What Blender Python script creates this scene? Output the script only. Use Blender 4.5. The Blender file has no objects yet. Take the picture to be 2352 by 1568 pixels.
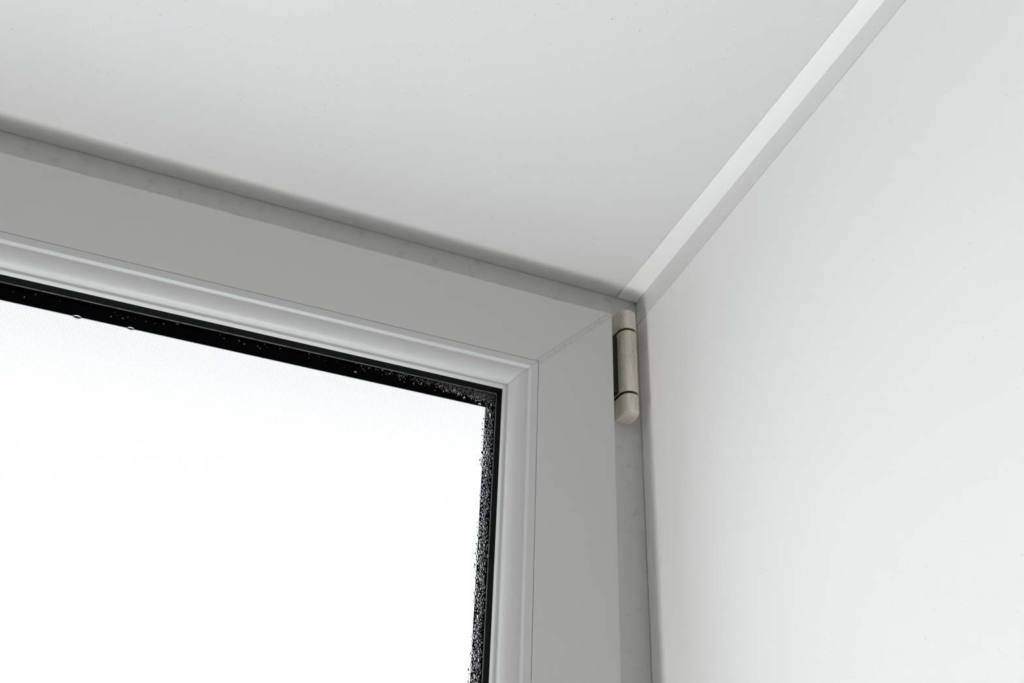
import bpy, bmesh, math, random
from mathutils import Vector, Matrix

# ------------------------------------------------------------------ camera, sky, exposure
SC = bpy.context.scene
COL = SC.collection
MM = 0.001

cam = bpy.data.objects.new('camera', bpy.data.cameras.new('camera'))
COL.objects.link(cam)
cam.data.sensor_width = 36.0
cam.data.lens = 2172.23 / 2352 * 36.0
cam.data.clip_start = 0.01
cam.data.clip_end = 100
right = Vector((0.92525427, -0.37773242, 0.03496804))
down = Vector((0.22753005, 0.47884056, -0.84790435))
fwd = Vector((0.30353685, 0.7924834, 0.52899475))
m = Matrix.Identity(4)
for i in range(3):
    m[i][0], m[i][1], m[i][2] = right[i], -down[i], -fwd[i]
m.translation = Vector((-270.32, -470.51, -368.78)) * MM
cam.matrix_world = m
SC.camera = cam

SKY = 3.0            # overcast winter sky
UP_FILL = 5.6            # added fill, imitates daylight bounced up from below the window
LEFT_FILL = 15.0          # added fill from the left

w = bpy.data.worlds.new('overcast_sky')
SC.world = w
w.use_nodes = True
nt = w.node_tree
nt.nodes.clear()
tc = nt.nodes.new('ShaderNodeTexCoord')
sx = nt.nodes.new('ShaderNodeSeparateXYZ')
mr = nt.nodes.new('ShaderNodeMapRange')
mr.inputs['From Min'].default_value = -1
mr.inputs['From Max'].default_value = 1
cr = nt.nodes.new('ShaderNodeValToRGB')
cr.color_ramp.elements[0].position = 0.0
cr.color_ramp.elements[0].color = (0.46, 0.47, 0.48, 1)      # snow on the ground
cr.color_ramp.elements[1].position = 1.0
cr.color_ramp.elements[1].color = (0.40, 0.42, 0.45, 1)
for pos, c in ((0.5, (0.975, 0.988, 1.0, 1)), (0.62, (0.975, 0.988, 1.0, 1)), (0.685, (0.72, 0.74, 0.77, 1)), (0.74, (0.45, 0.465, 0.49, 1))):
    e = cr.color_ramp.elements.new(pos)
    e.color = c
bg = nt.nodes.new('ShaderNodeBackground')
bg.inputs['Strength'].default_value = SKY
out = nt.nodes.new('ShaderNodeOutputWorld')
nt.links.new(tc.outputs['Generated'], sx.inputs[0])
nt.links.new(sx.outputs['Z'], mr.inputs['Value'])
nt.links.new(mr.outputs[0], cr.inputs[0])
nt.links.new(cr.outputs[0], bg.inputs['Color'])
nt.links.new(bg.outputs[0], out.inputs[0])

# two unseen area lamps, added as fill: one aimed up from below the window,
# one at the left aimed across at the right wall
def area(name, loc, rot, size, watts, col):
    d = bpy.data.lights.new(name, 'AREA')
    d.shape = 'RECTANGLE'
    d.size, d.size_y = size
    d.energy, d.color = watts, col
    o = bpy.data.objects.new(name, d)
    o.location, o.rotation_euler = loc, rot
    COL.objects.link(o)


area('low_fill_light', (-0.20, -0.15, -1.6), (math.pi, 0, 0), (0.6, 0.26), UP_FILL, (0.925, 0.98, 1.0))
area('left_fill_light', (-1.5, -0.19, -1.25), (0, -math.pi / 2, 0), (0.9, 0.35), LEFT_FILL, (1.0, 0.985, 0.965))
# light portal in the window opening (emits nothing, only guides sampling)
pd = bpy.data.lights.new('window_portal', 'AREA')
pd.shape = 'RECTANGLE'
pd.size, pd.size_y = 1.12, 1.42
pd.cycles.is_portal = True
po = bpy.data.objects.new('window_portal', pd)
po.location = (-0.62, 0.085, -0.78)
po.rotation_euler = (math.radians(-90), 0, 0)
COL.objects.link(po)

SC.view_settings.view_transform = 'Standard'
SC.view_settings.look = 'None'
SC.view_settings.gamma = 1.0
SC.view_settings.use_curve_mapping = False
SC.view_settings.exposure = 0.0
SC.cycles.use_denoising = True
SC.cycles.max_bounces = 16
SC.cycles.diffuse_bounces = 10
SC.cycles.transparent_max_bounces = 40
SC.cycles.caustics_refractive = False
SC.cycles.caustics_reflective = False

random.seed(7)


# ------------------------------------------------------------------ helpers
def tag(o, label=None, cat=None, group=None, kind=None):
    if label: o['label'] = label
    if cat: o['category'] = cat
    if group: o['group'] = group
    if kind: o['kind'] = kind
    return o


def empty(name, loc=(0, 0, 0)):
    o = bpy.data.objects.new(name, None)
    o.empty_display_size = 0.05
    COL.objects.link(o)
    o.location = Vector(loc) * MM
    return o


def link(name, verts, faces, mat, parent=None, smooth=None):
    """verts in millimetres, world axes"""
    me = bpy.data.meshes.new(name)
    off = Vector((0, 0, 0))
    if parent is not None:
        p = parent
        while p is not None:
            off += p.location
            p = p.parent
    me.from_pydata([Vector(v) * MM - off for v in verts], [], faces)
    bm = bmesh.new()
    bm.from_mesh(me)
    bmesh.ops.recalc_face_normals(bm, faces=bm.faces)
    bm.to_mesh(me)
    bm.free()
    if smooth is not None:
        me.polygons.foreach_set('use_smooth', [True] * len(me.polygons))
        me.set_sharp_from_angle(angle=math.radians(smooth))
    me.materials.append(mat)
    o = bpy.data.objects.new(name, me)
    COL.objects.link(o)
    if parent is not None:
        o.parent = parent
    return o


class MB:
    def __init__(self):
        self.v, self.f = [], []

    def add(self, v, f):
        n = len(self.v)
        self.v += list(v)
        self.f += [tuple(i + n for i in q) for q in f]

    def box(self, x0, x1, y0, y1, z0, z1):
        v = [(x, y, z) for x in (x0, x1) for y in (y0, y1) for z in (z0, z1)]
        self.add(v, [(0, 1, 3, 2), (4, 6, 7, 5), (0, 4, 5, 1), (2, 3, 7, 6), (0, 2, 6, 4), (1, 5, 7, 3)])

    def loft(self, rings, cap=True):
        n = len(rings[0])
        v = [p for r in rings for p in r]
        f = []
        for k in range(len(rings) - 1):
            for i in range(n):
                j = (i + 1) % n
                f.append((k * n + i, k * n + j, (k + 1) * n + j, (k + 1) * n + i))
        if cap:
            f.append(tuple(range(n)))
            f.append(tuple((len(rings) - 1) * n + i for i in range(n)))
        self.add(v, f)

    def build(self, name, mat, parent=None, smooth=None):
        return link(name, self.v, self.f, mat, parent, smooth)


# ------------------------------------------------------------------ materials
def new_mat(name):
    m = bpy.data.materials.new(name)
    m.use_nodes = True
    t = m.node_tree
    b = t.nodes['Principled BSDF']
    return m, t, b


def N(t, kind, **kw):
    n = t.nodes.new(kind)
    for k, v in kw.items():
        if k in n.inputs:
            n.inputs[k].default_value = v
        else:
            setattr(n, k, v)
    return n


def ramp(t, src, a, b, c0, c1):
    r = N(t, 'ShaderNodeValToRGB')
    r.color_ramp.elements[0].position = a
    r.color_ramp.elements[0].color = (*c0, 1)
    r.color_ramp.elements[1].position = b
    r.color_ramp.elements[1].color = (*c1, 1)
    t.links.new(src, r.inputs[0])
    return r.outputs[0]


def mix(t, fac, a, b):
    x = N(t, 'ShaderNodeMix', data_type='RGBA')
    if isinstance(fac, float): x.inputs[0].default_value = fac
    else: t.links.new(fac, x.inputs[0])
    for s, i in ((a, 6), (b, 7)):
        if isinstance(s, tuple): x.inputs[i].default_value = (*s, 1)
        else: t.links.new(s, x.inputs[i])
    return x.outputs[2]


def paint(name, col, vary=0.03, rough=0.6, bump=0.0004, speck=0.0):
    """matte wall paint: faint large blotches, roller texture, a few flecks"""
    m, t, b = new_mat(name)
    g = N(t, 'ShaderNodeTexCoord')
    n1 = N(t, 'ShaderNodeTexNoise', Scale=7.0, Detail=2.0)
    t.links.new(g.outputs['Object'], n1.inputs['Vector'])
    c = ramp(t, n1.outputs['Fac'], 0.35, 0.65, tuple(x * (1 - vary) for x in col), col)
    if speck:
        n2 = N(t, 'ShaderNodeTexNoise', Scale=1000.0, Detail=0.0)
        t.links.new(g.outputs['Object'], n2.inputs['Vector'])
        f = ramp(t, n2.outputs['Fac'], 0.83, 0.87, (0, 0, 0), (speck,) * 3)
        c = mix(t, f, c, (0.16, 0.15, 0.14))
    t.links.new(c, b.inputs['Base Color'])
    b.inputs['Roughness'].default_value = rough
    n3 = N(t, 'ShaderNodeTexNoise', Scale=420.0, Detail=2.0)
    t.links.new(g.outputs['Object'], n3.inputs['Vector'])
    bp = N(t, 'ShaderNodeBump', Strength=0.12, Distance=bump)
    t.links.new(n3.outputs['Fac'], bp.inputs['Height'])
    t.links.new(bp.outputs[0], b.inputs['Normal'])
    return m


def plastic(name, col, rough=0.4, dirt=0.0, dirt_scale=90.0, dirt_col=(0.2, 0.19, 0.17), lo=0.62, hi=0.75, stretch=(1, 1, 1)):
    m, t, b = new_mat(name)
    c = None
    if dirt:
        g = N(t, 'ShaderNodeTexCoord')
        mp = N(t, 'ShaderNodeMapping')
        mp.inputs['Scale'].default_value = stretch
        t.links.new(g.outputs['Object'], mp.inputs['Vector'])
        n = N(t, 'ShaderNodeTexNoise', Scale=dirt_scale, Detail=6.0, Roughness=0.65)
        t.links.new(mp.outputs[0], n.inputs['Vector'])
        f = ramp(t, n.outputs['Fac'], lo, hi, (0, 0, 0), (dirt,) * 3)
        c = mix(t, f, col, dirt_col)
        t.links.new(c, b.inputs['Base Color'])
    else:
        b.inputs['Base Color'].default_value = (*col, 1)
    b.inputs['Roughness'].default_value = rough
    return m


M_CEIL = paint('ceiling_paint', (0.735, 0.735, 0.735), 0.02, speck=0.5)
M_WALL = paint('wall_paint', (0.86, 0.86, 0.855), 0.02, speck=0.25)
M_ROOM = paint('room_paint', (0.22, 0.215, 0.205), 0.02)
M_FLOOR = paint('floor_boards', (0.3, 0.28, 0.25), 0.1)
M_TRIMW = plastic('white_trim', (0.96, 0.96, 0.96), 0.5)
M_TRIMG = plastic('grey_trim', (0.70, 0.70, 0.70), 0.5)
M_UPVC = plastic('white_upvc', (0.63, 0.625, 0.61), 0.42, 0.35, 160.0, lo=0.68, hi=0.8)
M_FRAME = plastic('dusty_upvc', (0.635, 0.63, 0.61), 0.5, 0.4, 110.0, lo=0.56, hi=0.80)
M_BEAD = plastic('bead_upvc', (0.62, 0.62, 0.62), 0.35)
M_SEAM = plastic('weld_seam_upvc', (0.60, 0.595, 0.58), 0.5, 0.5, 300.0, lo=0.55, hi=0.75)
M_RUBBER = plastic('black_rubber', (0.003, 0.003, 0.0035), 0.6)
M_SPACER = plastic('black_spacer', (0.0015, 0.0015, 0.002), 0.9)
for mm, sp_ in ((M_RUBBER, 0.06), (M_SPACER, 0.0)):
    mm.node_tree.nodes['Principled BSDF'].inputs['Specular IOR Level'].default_value = sp_
M_LIP = plastic('grey_seal_edge', (0.11, 0.115, 0.125), 0.5, 0.8, 200.0, (0.03, 0.03, 0.03), 0.45, 0.6)
def thread_mat():
    m, t, b = new_mat('screen_thread')
    t.nodes.remove(b)
    d = N(t, 'ShaderNodeBsdfDiffuse')
    d.inputs['Color'].default_value = (0.22, 0.23, 0.40, 1)
    l = N(t, 'ShaderNodeBsdfTransparent')          # half-clear nylon
    x = N(t, 'ShaderNodeMixShader')
    x.inputs[0].default_value = 0.7
    t.links.new(d.outputs[0], x.inputs[1])
    t.links.new(l.outputs[0], x.inputs[2])
    t.links.new(x.outputs[0], t.nodes['Material Output'].inputs['Surface'])
    return m


M_THREAD = thread_mat()
M_STEEL = plastic('dark_steel', (0.012, 0.011, 0.010), 0.6)


def edge_scuffs(m, z0, z1):
    """brown-grey chips rubbed into the sash where its top edge catches the frame"""
    t = m.node_tree
    b = t.nodes['Principled BSDF']
    old = b.inputs['Base Color'].links[0].from_socket
    g = N(t, 'ShaderNodeTexCoord')
    sp = N(t, 'ShaderNodeSeparateXYZ')
    t.links.new(g.outputs['Object'], sp.inputs[0])
    r = N(t, 'ShaderNodeMapRange')
    r.inputs['From Min'].default_value = z0
    r.inputs['From Max'].default_value = z1
    t.links.new(sp.outputs['Z'], r.inputs['Value'])
    mp = N(t, 'ShaderNodeMapping')
    mp.inputs['Scale'].default_value = (0.3, 1, 1.6)
    t.links.new(g.outputs['Object'], mp.inputs['Vector'])
    n = N(t, 'ShaderNodeTexNoise', Scale=230.0, Detail=5.0, Roughness=0.6)
    t.links.new(mp.outputs[0], n.inputs['Vector'])
    ad = N(t, 'ShaderNodeMath', operation='MULTIPLY')
    t.links.new(r.outputs[0], ad.inputs[0])
    t.links.new(n.outputs['Fac'], ad.inputs[1])
    f = ramp(t, ad.outputs[0], 0.44, 0.56, (0, 0, 0), (0.6, 0.6, 0.6))
    t.links.new(mix(t, f, old, (0.24, 0.21, 0.17)), b.inputs['Base Color'])


edge_scuffs(M_UPVC, 1.560 - 0.0268, 1.560 - 0.0248)


def glass_mat():
    m, t, b = new_mat('window_glass')
    t.nodes.remove(b)
    o = t.nodes['Material Output']
    tr = N(t, 'ShaderNodeBsdfTransparent')
    tr.inputs['Color'].default_value = (0.97, 0.985, 0.98, 1)
    gl = N(t, 'ShaderNodeBsdfGlossy', Roughness=0.02)
    lw = N(t, 'ShaderNodeLayerWeight', Blend=0.5)
    pw = N(t, 'ShaderNodeMath', operation='POWER')
    pw.inputs[1].default_value = 5.0
    ma = N(t, 'ShaderNodeMath', operation='MULTIPLY_ADD')
    ma.inputs[1].default_value = 0.35
    ma.inputs[2].default_value = 0.0
    t.links.new(lw.outputs['Facing'], pw.inputs[0])
    t.links.new(pw.outputs[0], ma.inputs[0])
    mx = N(t, 'ShaderNodeMixShader')
    t.links.new(ma.outputs[0], mx.inputs[0])
    t.links.new(tr.outputs[0], mx.inputs[1])
    t.links.new(gl.outputs[0], mx.inputs[2])
    t.links.new(mx.outputs[0], o.inputs['Surface'])
    return m


M_GLASS = glass_mat()


def water_mat():
    m, t, b = new_mat('water')
    b.inputs['Base Color'].default_value = (1, 1, 1, 1)
    b.inputs['Roughness'].default_value = 0.0
    b.inputs['IOR'].default_value = 1.33
    b.inputs['Transmission Weight'].default_value = 1.0
    return m


M_WATER = water_mat()


def hinge_mat():
    m, t, b = new_mat('worn_beige_plastic')
    g = N(t, 'ShaderNodeTexCoord')

    def noise(scale, stretch, lo, hi, amt, detail=4.0, rough=0.6, rot=0.0):
        mp = N(t, 'ShaderNodeMapping')
        mp.inputs['Scale'].default_value = stretch
        mp.inputs['Rotation'].default_value = (0, rot, 0)
        t.links.new(g.outputs['Object'], mp.inputs['Vector'])
        n = N(t, 'ShaderNodeTexNoise', Scale=scale, Detail=detail, Roughness=rough)
        t.links.new(mp.outputs[0], n.inputs['Vector'])
        return n.outputs['Fac'], ramp(t, n.outputs['Fac'], lo, hi, (0, 0, 0), (amt,) * 3)

    h0, f0 = noise(60.0, (1, 1, 0.6), 0.40, 0.62, 1.0, 3.0)
    c = mix(t, f0, (0.63, 0.56, 0.475), (0.70, 0.64, 0.56))
    h1, f1 = noise(120.0, (1, 1, 0.3), 0.47, 0.64, 0.6, 6.0, 0.55)        # pale worn patches
    c = mix(t, f1, c, (0.76, 0.74, 0.70))
    h2, f2 = noise(520.0, (1, 1, 0.10), 0.60, 0.67, 0.5, 2.0, 0.5, 0.35)    # scratches
    c = mix(t, f2, c, (0.85, 0.84, 0.82))
    h3, f3 = noise(420.0, (1, 1, 0.8), 0.62, 0.72, 0.7, 3.0)                # grime
    c = mix(t, f3, c, (0.24, 0.21, 0.17))
    t.links.new(c, b.inputs['Base Color'])
    b.inputs['Roughness'].default_value = 0.8
    b.inputs['Specular IOR Level'].default_value = 0.2
    bp = N(t, 'ShaderNodeBump', Strength=0.3, Distance=0.0003)
    t.links.new(h1, bp.inputs['Height'])
    t.links.new(bp.outputs[0], b.inputs['Normal'])
    return m


M_HINGE = hinge_mat()

# ------------------------------------------------------------------ room shell (mm; window corner = origin, room is -y, up is +z)
SL = 0.085                       # the ceiling climbs a little away from the window
XL, YB, ZF = -2400.0, -3400.0, -2350.0
GAP = 0.3
C0 = 0.8 + GAP


def ceil_z(y): return C0 - SL * y


b = MB()
y1 = 30.0
pr = [(XL, y1, ceil_z(y1)), (XL, YB, ceil_z(YB)), (XL, YB, ceil_z(YB) + 80), (XL, y1, ceil_z(y1) + 80)]
b.loft([[(x, p[1], p[2]) for p in pr] for x in (XL, 120.0)])
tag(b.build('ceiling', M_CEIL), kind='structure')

b = MB()
b.box(GAP, 120, YB, 75, ZF, 420)
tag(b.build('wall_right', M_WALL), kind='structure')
b = MB()
b.box(XL - 100, XL, YB, 75, ZF, 420)
tag(b.build('wall_left', M_ROOM), kind='structure')
b = MB()
b.box(XL, GAP, YB - 100, YB, ZF, 420)
tag(b.build('wall_back', M_ROOM), kind='structure')
b = MB()
b.box(XL - 100, 120, YB - 100, 75, ZF - 60, ZF)
tag(b.build('floor', M_FLOOR), kind='structure')

WX, WZ = -1250.0, -1560.0        # outer size of the window frame
b = MB()
b.box(XL, WX, 0, 75, ZF, 40)
b.box(WX, GAP, 0, 75, ZF, WZ)
tag(b.build('wall_front', M_WALL), kind='structure')

# ------------------------------------------------------------------ window
win = empty('window_1', (WX / 2, 35, WZ))
tag(win, kind='structure')
win['label'] = 'white plastic casement window, its upper corner below the ceiling and against the right wall'
win['category'] = 'window'

SX, SZ = 26.7, 24.6              # sash edge behind the frame edge
KX, KZ = 1.019, 0.982


def side(profile, which, ox, oz, kx, kz, cut=0.0):
    """one mitred member of a rectangular frame; profile = [(inward, y)], which = top/right/bottom/left"""
    X1, Z1 = -ox, -oz if oz >= 0 else -oz
    X0, Z0 = WX + ox, WZ + abs(oz)
    r = []
    for end in (0, 1):
        ring = []
        for (q, y) in profile:
            xr, xl, zt, zb = X1 - kx * q, X0 + kx * q, Z1 - kz * q, Z0 + kz * q
            if which == 'top': p = (xl + cut, y, zt) if end == 0 else (xr - cut, y, zt)
            if which == 'bottom': p = (xl + cut, y, zb) if end == 0 else (xr - cut, y, zb)
            if which == 'right': p = (xr, y, zt - cut) if end == 0 else (xr, y, zb + cut)
            if which == 'left': p = (xl, y, zt - cut) if end == 0 else (xl, y, zb + cut)
            ring.append(p)
        r.append(ring)
    return r


def members(name, profile, mat, ox, oz, kx, kz, cut=0.0, smooth=30, parent=win, sides=('top', 'right', 'bottom', 'left')):
    out = []
    for s in sides:
        b = MB()
        b.loft(side(profile, s, ox, oz, kx, kz, cut))
        out.append(b.build(name, mat, parent, smooth))
    return out


def seam(profile, ox, oz, kx, kz, cut, mat, name):
    b = MB()
    rings = []
    for k in range(3):
        ring = []
        for (q, y) in profile:
            x, z = -ox - kx * q, -oz - kz * q
            if k == 0: x -= cut
            if k == 2: z -= cut
            ring.append((x, y, z))
        rings.append(ring)
    b.loft(rings)
    return b.build(name, mat, win, 30)


# fixed frame: a broad square section, its face flush with the wall plane
fr = [(0, 0.25), (0.25, 0), (40, 0), (40, 70), (0, 70)]
members('frame_member', fr, M_FRAME, 0.0, -0.8, 1.0, 1.0, 0.9)
seam([(0.1, 0.12), (39.9, 0.12), (39.9, 69), (0.1, 69)], 0.0, -0.8, 1.0, 1.0, 0.85, M_SEAM, 'frame_weld_seam')

# opening sash: flange lies over the frame, glass rebate behind the bead
sp = [(0, -0.6), (0, -14.1), (0.12, -14.6), (0.4, -14.88), (0.9, -15), (1.3, -15), (50.15, -15), (50.15, 1.6), (61.5, 1.6), (61.5, 24.3),
      (67.5, 24.3), (67.4, 26), (54, 46), (19, 46), (19, -0.6)]
members('sash_member', sp, M_UPVC, SX, SZ, KX, KZ, 2.5)
seam([(0.15, -0.6), (0.15, -14.5), (0.6, -14.82), (50.1, -14.82), (50.1, -0.6)], SX, SZ, KX, KZ, 2.43, M_SEAM, 'sash_weld_seam')

# glazing bead: flat strip, small rounded edge, long ovolo, little step and lip
bp_ = [(50.33, 1.4), (50.33, -14.75), (50.55, -14.98), (50.75, -15), (54.45, -15), (54.6, -15), (54.85, -14.93), (55.0, -14.75),
       (55.75, -12.95), (55.85, -12.75)]
ov = [(0.0, 0.0)]
for k in range(20):              # an ovolo whose curve tightens towards the glass
    a = math.pi / 2 * ((k + 0.5) / 20) ** 1.6
    ov.append((ov[-1][0] + math.cos(a), ov[-1][1] + math.sin(a)))
bp_ += [(56.0 + 9.5 * q / ov[-1][0], -12.7 + 7.4 * y / ov[-1][1]) for q, y in ov]
bp_ += [(65.55, -5.15), (65.7, -5.15), (66.85, -5.15), (67.0, -5.15), (67.25, -5.08), (67.4, -4.85), (68, -2), (60, -1), (60, 1.4)]
members('glazing_bead', bp_, M_BEAD, SX, SZ, KX, KZ, 0.08, 35)

gk = [(60.5, 1.5), (60.5, -0.5), (67.2, -2.4), (67.9, -2.3), (68.3, -1.6), (69.4, 0.2), (70.0, 1.5)]
members('gasket', gk, M_RUBBER, SX, SZ, KX, KZ, 0.0, 40)
members('seal_lip', [(69.9, 1.3), (70.2, 1.55), (70.3, 1.95), (69.6, 1.95)], M_LIP, SX, SZ, KX, KZ, 0.0, 40)
members('spacer_bar', [(62.5, 6.1), (70.3, 6.1), (70.3, 19.9), (62.5, 19.9)], M_SPACER, SX, SZ, KX, KZ, 0.0)

gx1, gz1 = -SX - KX * 62, -SZ - KZ * 62
gx0, gz0 = WX + SX + KX * 62, WZ + SZ + KZ * 62
for y0 in (2.0, 20.0):
    b = MB()
    b.box(gx0, gx1, y0, y0 + 4, gz0, gz1)
    o = b.build('glass_pane', M_GLASS, win)

# ------------------------------------------------------------------ hinge on the frame, right of the sash
hp = [(-18.6, -0.05)]
for k in range(17):
    a = math.pi + math.pi * k / 16
    hp.append((-12.7 + 5.9 * math.cos(a), -8.4 + 6.1 * math.sin(a)))
hp.append((-6.8, -0.05))


def hring(z, inset):
    cx = -18.6
    return [(cx + (x - cx) * (1 - inset * 0.035), y * (1 - inset * 0.075), z) for x, y in hp]


hb = MB()
pin = [(-12.7 + 3.4 * math.cos(a), -8.2 + 3.4 * math.sin(a)) for a in [i * math.pi / 8 for i in range(16)]]
hb.loft([[(x, y, -22) for x, y in pin], [(x, y, -90) for x, y in pin]])
hb.box(-25.5, -15, -5.6, -0.8, -77, -35)  # hinge arm, widened in black to stand in for shade beside the sash
for za, zb in ((-31.5, -33.6), (-78.4, -80.5)):      # black slabs added to imitate shade in the knuckle gaps
    hb.loft([hring(za, 0.9), hring(zb, 0.9)])
hinge = hb.build('hinge', M_STEEL, win, 40)
hinge['label'] = 'worn beige hinge of three knuckles, standing between sash edge and right wall'


def knuckle(z1, z0, rt, rb):
    b = MB()
    rings = []
    for k in range(6):
        a = k / 5 * math.pi / 2          # top rounding
        rings.append(hring(z1 - rt * (1 - math.cos(a)), rt * (1 - math.sin(a))))
    for dz, ins in ((1.0, 0.0), (0.93, 0.03), (0.5, 0.42), (0.12, 0.86), (0.0, 1.0)):
        rings.append(hring(z0 + rb * dz, rb * ins))      # bottom: a worn chamfer
    b.loft(rings)
    return b.build('hinge_knuckle', M_HINGE, hinge, 32)


knuckle(-16.6, -31.6, 2.6, 0.25)
knuckle(-33.5, -78.5, 0.25, 0.25)
knuckle(-80.4, -94.7, 0.25, 2.8)

# ------------------------------------------------------------------ L-shaped trim in the corner of ceiling and wall
tr = empty('trim_1', (0, -100, 0))
tag(tr, kind='structure')
TL = 600.0


def strip(pts0, pts1, name, mat):
    b = MB()
    b.loft([pts0, pts1])
    return b.build(name, mat, tr)


def cpt(x, y, t): return (x, y, ceil_z(y) - t)


T, T0 = 0.65, 0.25
yA, yB = -0.4, -TL
TRIM = dict(ca=15.0, cb=7.4, wa=18.7, wb=6.3)
GX = GAP - T0
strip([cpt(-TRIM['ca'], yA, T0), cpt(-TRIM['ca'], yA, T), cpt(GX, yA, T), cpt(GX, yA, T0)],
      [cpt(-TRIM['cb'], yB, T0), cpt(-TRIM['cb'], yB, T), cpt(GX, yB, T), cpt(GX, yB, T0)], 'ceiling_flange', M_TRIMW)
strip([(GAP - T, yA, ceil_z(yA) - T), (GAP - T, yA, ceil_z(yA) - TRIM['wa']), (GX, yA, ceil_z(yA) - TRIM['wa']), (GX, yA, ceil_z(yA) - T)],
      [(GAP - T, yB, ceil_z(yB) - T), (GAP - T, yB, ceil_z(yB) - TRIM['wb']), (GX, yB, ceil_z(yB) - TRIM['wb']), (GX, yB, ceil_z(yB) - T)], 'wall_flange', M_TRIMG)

# ------------------------------------------------------------------ insect screen outside
scr = empty('insect_screen', (WX / 2, 75, WZ))
tag(scr, 'fine dark mesh insect screen stretched outside behind the window glass', 'screen')
members('screen_frame', [(2, 71), (38, 71), (38, 79), (2, 79)], M_STEEL, 0.0, -0.8, 1.0, 1.0, 0.0, 30, scr)
b = MB()
PX, PZ, TH = 1.54, 1.29, 0.20
h = TH / 2
x = -36.0
while x > WX + 36:
    b.box(x - h, x + h, 75 - h, 75 + h, WZ + 36, -36)
    x -= PX
z = -36.0
while z > WZ + 36:
    b.box(WX + 36, -36, 75 - h, 75 + h, z - h, z + h)
    z -= PZ
o = b.build('mesh_threads', M_THREAD, scr)
tag(o, kind='stuff')

# ------------------------------------------------------------------ water on the room side of the glass
SEALX, SEALZ = -SX - KX * 70.45, -SZ - KZ * 70.45


def dome(b, x, z, rx, rz, hgt, lean=0.0, seg=10, y0=1.995):
    """a drop clinging to the pane: low dome towards the room, flat against the glass"""
    rings = []
    for k in range(4):
        a = k / 4 * math.pi / 2
        rings.append([(x + rx * math.cos(a) * math.cos(p) , y0 - hgt * math.sin(a) ** 0.9 if k else y0,
                       z + rz * math.cos(a) * math.sin(p) - lean * math.sin(a))
                      for p in [i * 2 * math.pi / seg for i in range(seg)]])
    n = len(b.v)
    b.v += [p for r in rings for p in r] + [(x, y0 - hgt, z - lean), (x, y0, z)]
    for k in range(3):
        for i in range(seg):
            j = (i + 1) % seg
            b.f.append((n + k * seg + i, n + k * seg + j, n + (k + 1) * seg + j, n + (k + 1) * seg + i))
    for i in range(seg):
        j = (i + 1) % seg
        b.f.append((n + 3 * seg + i, n + 3 * seg + j, n + 4 * seg))
        b.f.append((n + j, n + i, n + 4 * seg + 1))


def drop(x, z, rx, rz, hgt, label, lean=0.0):
    b = MB()
    dome(b, x, z, rx, rz, hgt, lean, 18)
    tag(b.build('water_drop', M_WATER, None, 60), label, 'drop', 'larger drops of condensation')


BIG = [(-333.6, -103.9, 2.0, 0.9, 1.15), (-306.9, -103.7, 1.7, 0.8, 1.0), (-102.4, -109.1, 1.3, 1.9, 1.1), (-101.6, -102.8, 0.8, 2.2, 0.8),
       (-108.5, -102.9, 1.2, 0.75, 0.7), (-184.8, -99.9, 0.9, 0.5, 0.5)]
NAMES = ['oval water drop hanging on the glass by the top edge, farthest from the hinge',
         'second oval water drop from the left on the glass below the top gasket',
         'largest water drop on the glass just below the corner of the black gasket',
         'long narrow water drop tucked into the corner of the glass',
         'small flat water drop left of the glass corner, beneath the top gasket',
         'tiny lone water drop at the black top edge, midway along the glass']
for q, nme in zip(BIG, NAMES):
    drop(*q, nme)

rnd = random.Random(11)
placed = [(q[0], q[1], max(q[2], q[3])) for q in BIG]


def place(b, x, z, r, stretch=1.0):
    if x > SEALX - r * 0.6 or z > SEALZ - r * 0.6: return False
    for (a, c, q) in placed[-420:] + placed[:6]:
        if (a - x) ** 2 + (c - z) ** 2 < (0.8 * (q + r)) ** 2: return False
    placed.append((x, z, r))
    dome(b, x, z, r * rnd.uniform(0.8, 1.1), r * stretch * rnd.uniform(0.85, 1.25), r * rnd.uniform(0.55, 0.95), r * rnd.uniform(0, 0.15))
    return True


b = MB()
z = SEALZ - 4
while z > -440:                                   # the damp band down the right-hand edge
    for _ in range(70):
        dx = rnd.triangular(0, 8.0, 2.5)
        wid = 6.3 + 0.9 * math.sin(z * 0.09) + 0.6 * math.sin(z * 0.31)
        if dx > wid: continue
        r = min(1.1, max(0.2, rnd.lognormvariate(-0.85, 0.45)))
        place(b, SEALX - 0.4 - dx, z - rnd.uniform(0, 3), r)
    z -= 3.0
for _ in range(1700):                              # the damp corner and the thinning row along the top
    dx = rnd.expovariate(1 / 16.0)
    dz = abs(rnd.gauss(0, 2.8 * math.exp(-dx / 40) + 0.8))
    if dz > 7: continue
    r = min(0.9, max(0.18, rnd.lognormvariate(-1.0, 0.45)))
    place(b, SEALX - 0.4 - dx, SEALZ - 0.4 - dz, r, 0.85)
for _ in range(60):
    place(b, SEALX - rnd.uniform(20, 330), SEALZ - rnd.uniform(0.6, 5.5), rnd.uniform(0.2, 0.5), 0.8)
o = b.build('condensation', M_WATER, None, 60)
tag(o, 'beads of condensation crowding the right edge and corner of the glass', 'water', kind='stuff')

# a hair-like scratch in the paint of the right wall
b = MB()
path = [(-0.02, -17.0, -184.0), (-0.02, -15.0, -187.5), (-0.02, -12.5, -190.5), (-0.02, -9.5, -192.8)]
b.loft([[(px + 0.06 * math.cos(a), py + 0.08 * math.sin(a), pz + 0.08 * math.cos(a)) for a in (0, 2.09, 4.19)] for px, py, pz in path])
wr = bpy.data.objects['wall_right']
b.build('scratch', plastic('scratch_grey', (0.42, 0.41, 0.39), 0.7), wr)
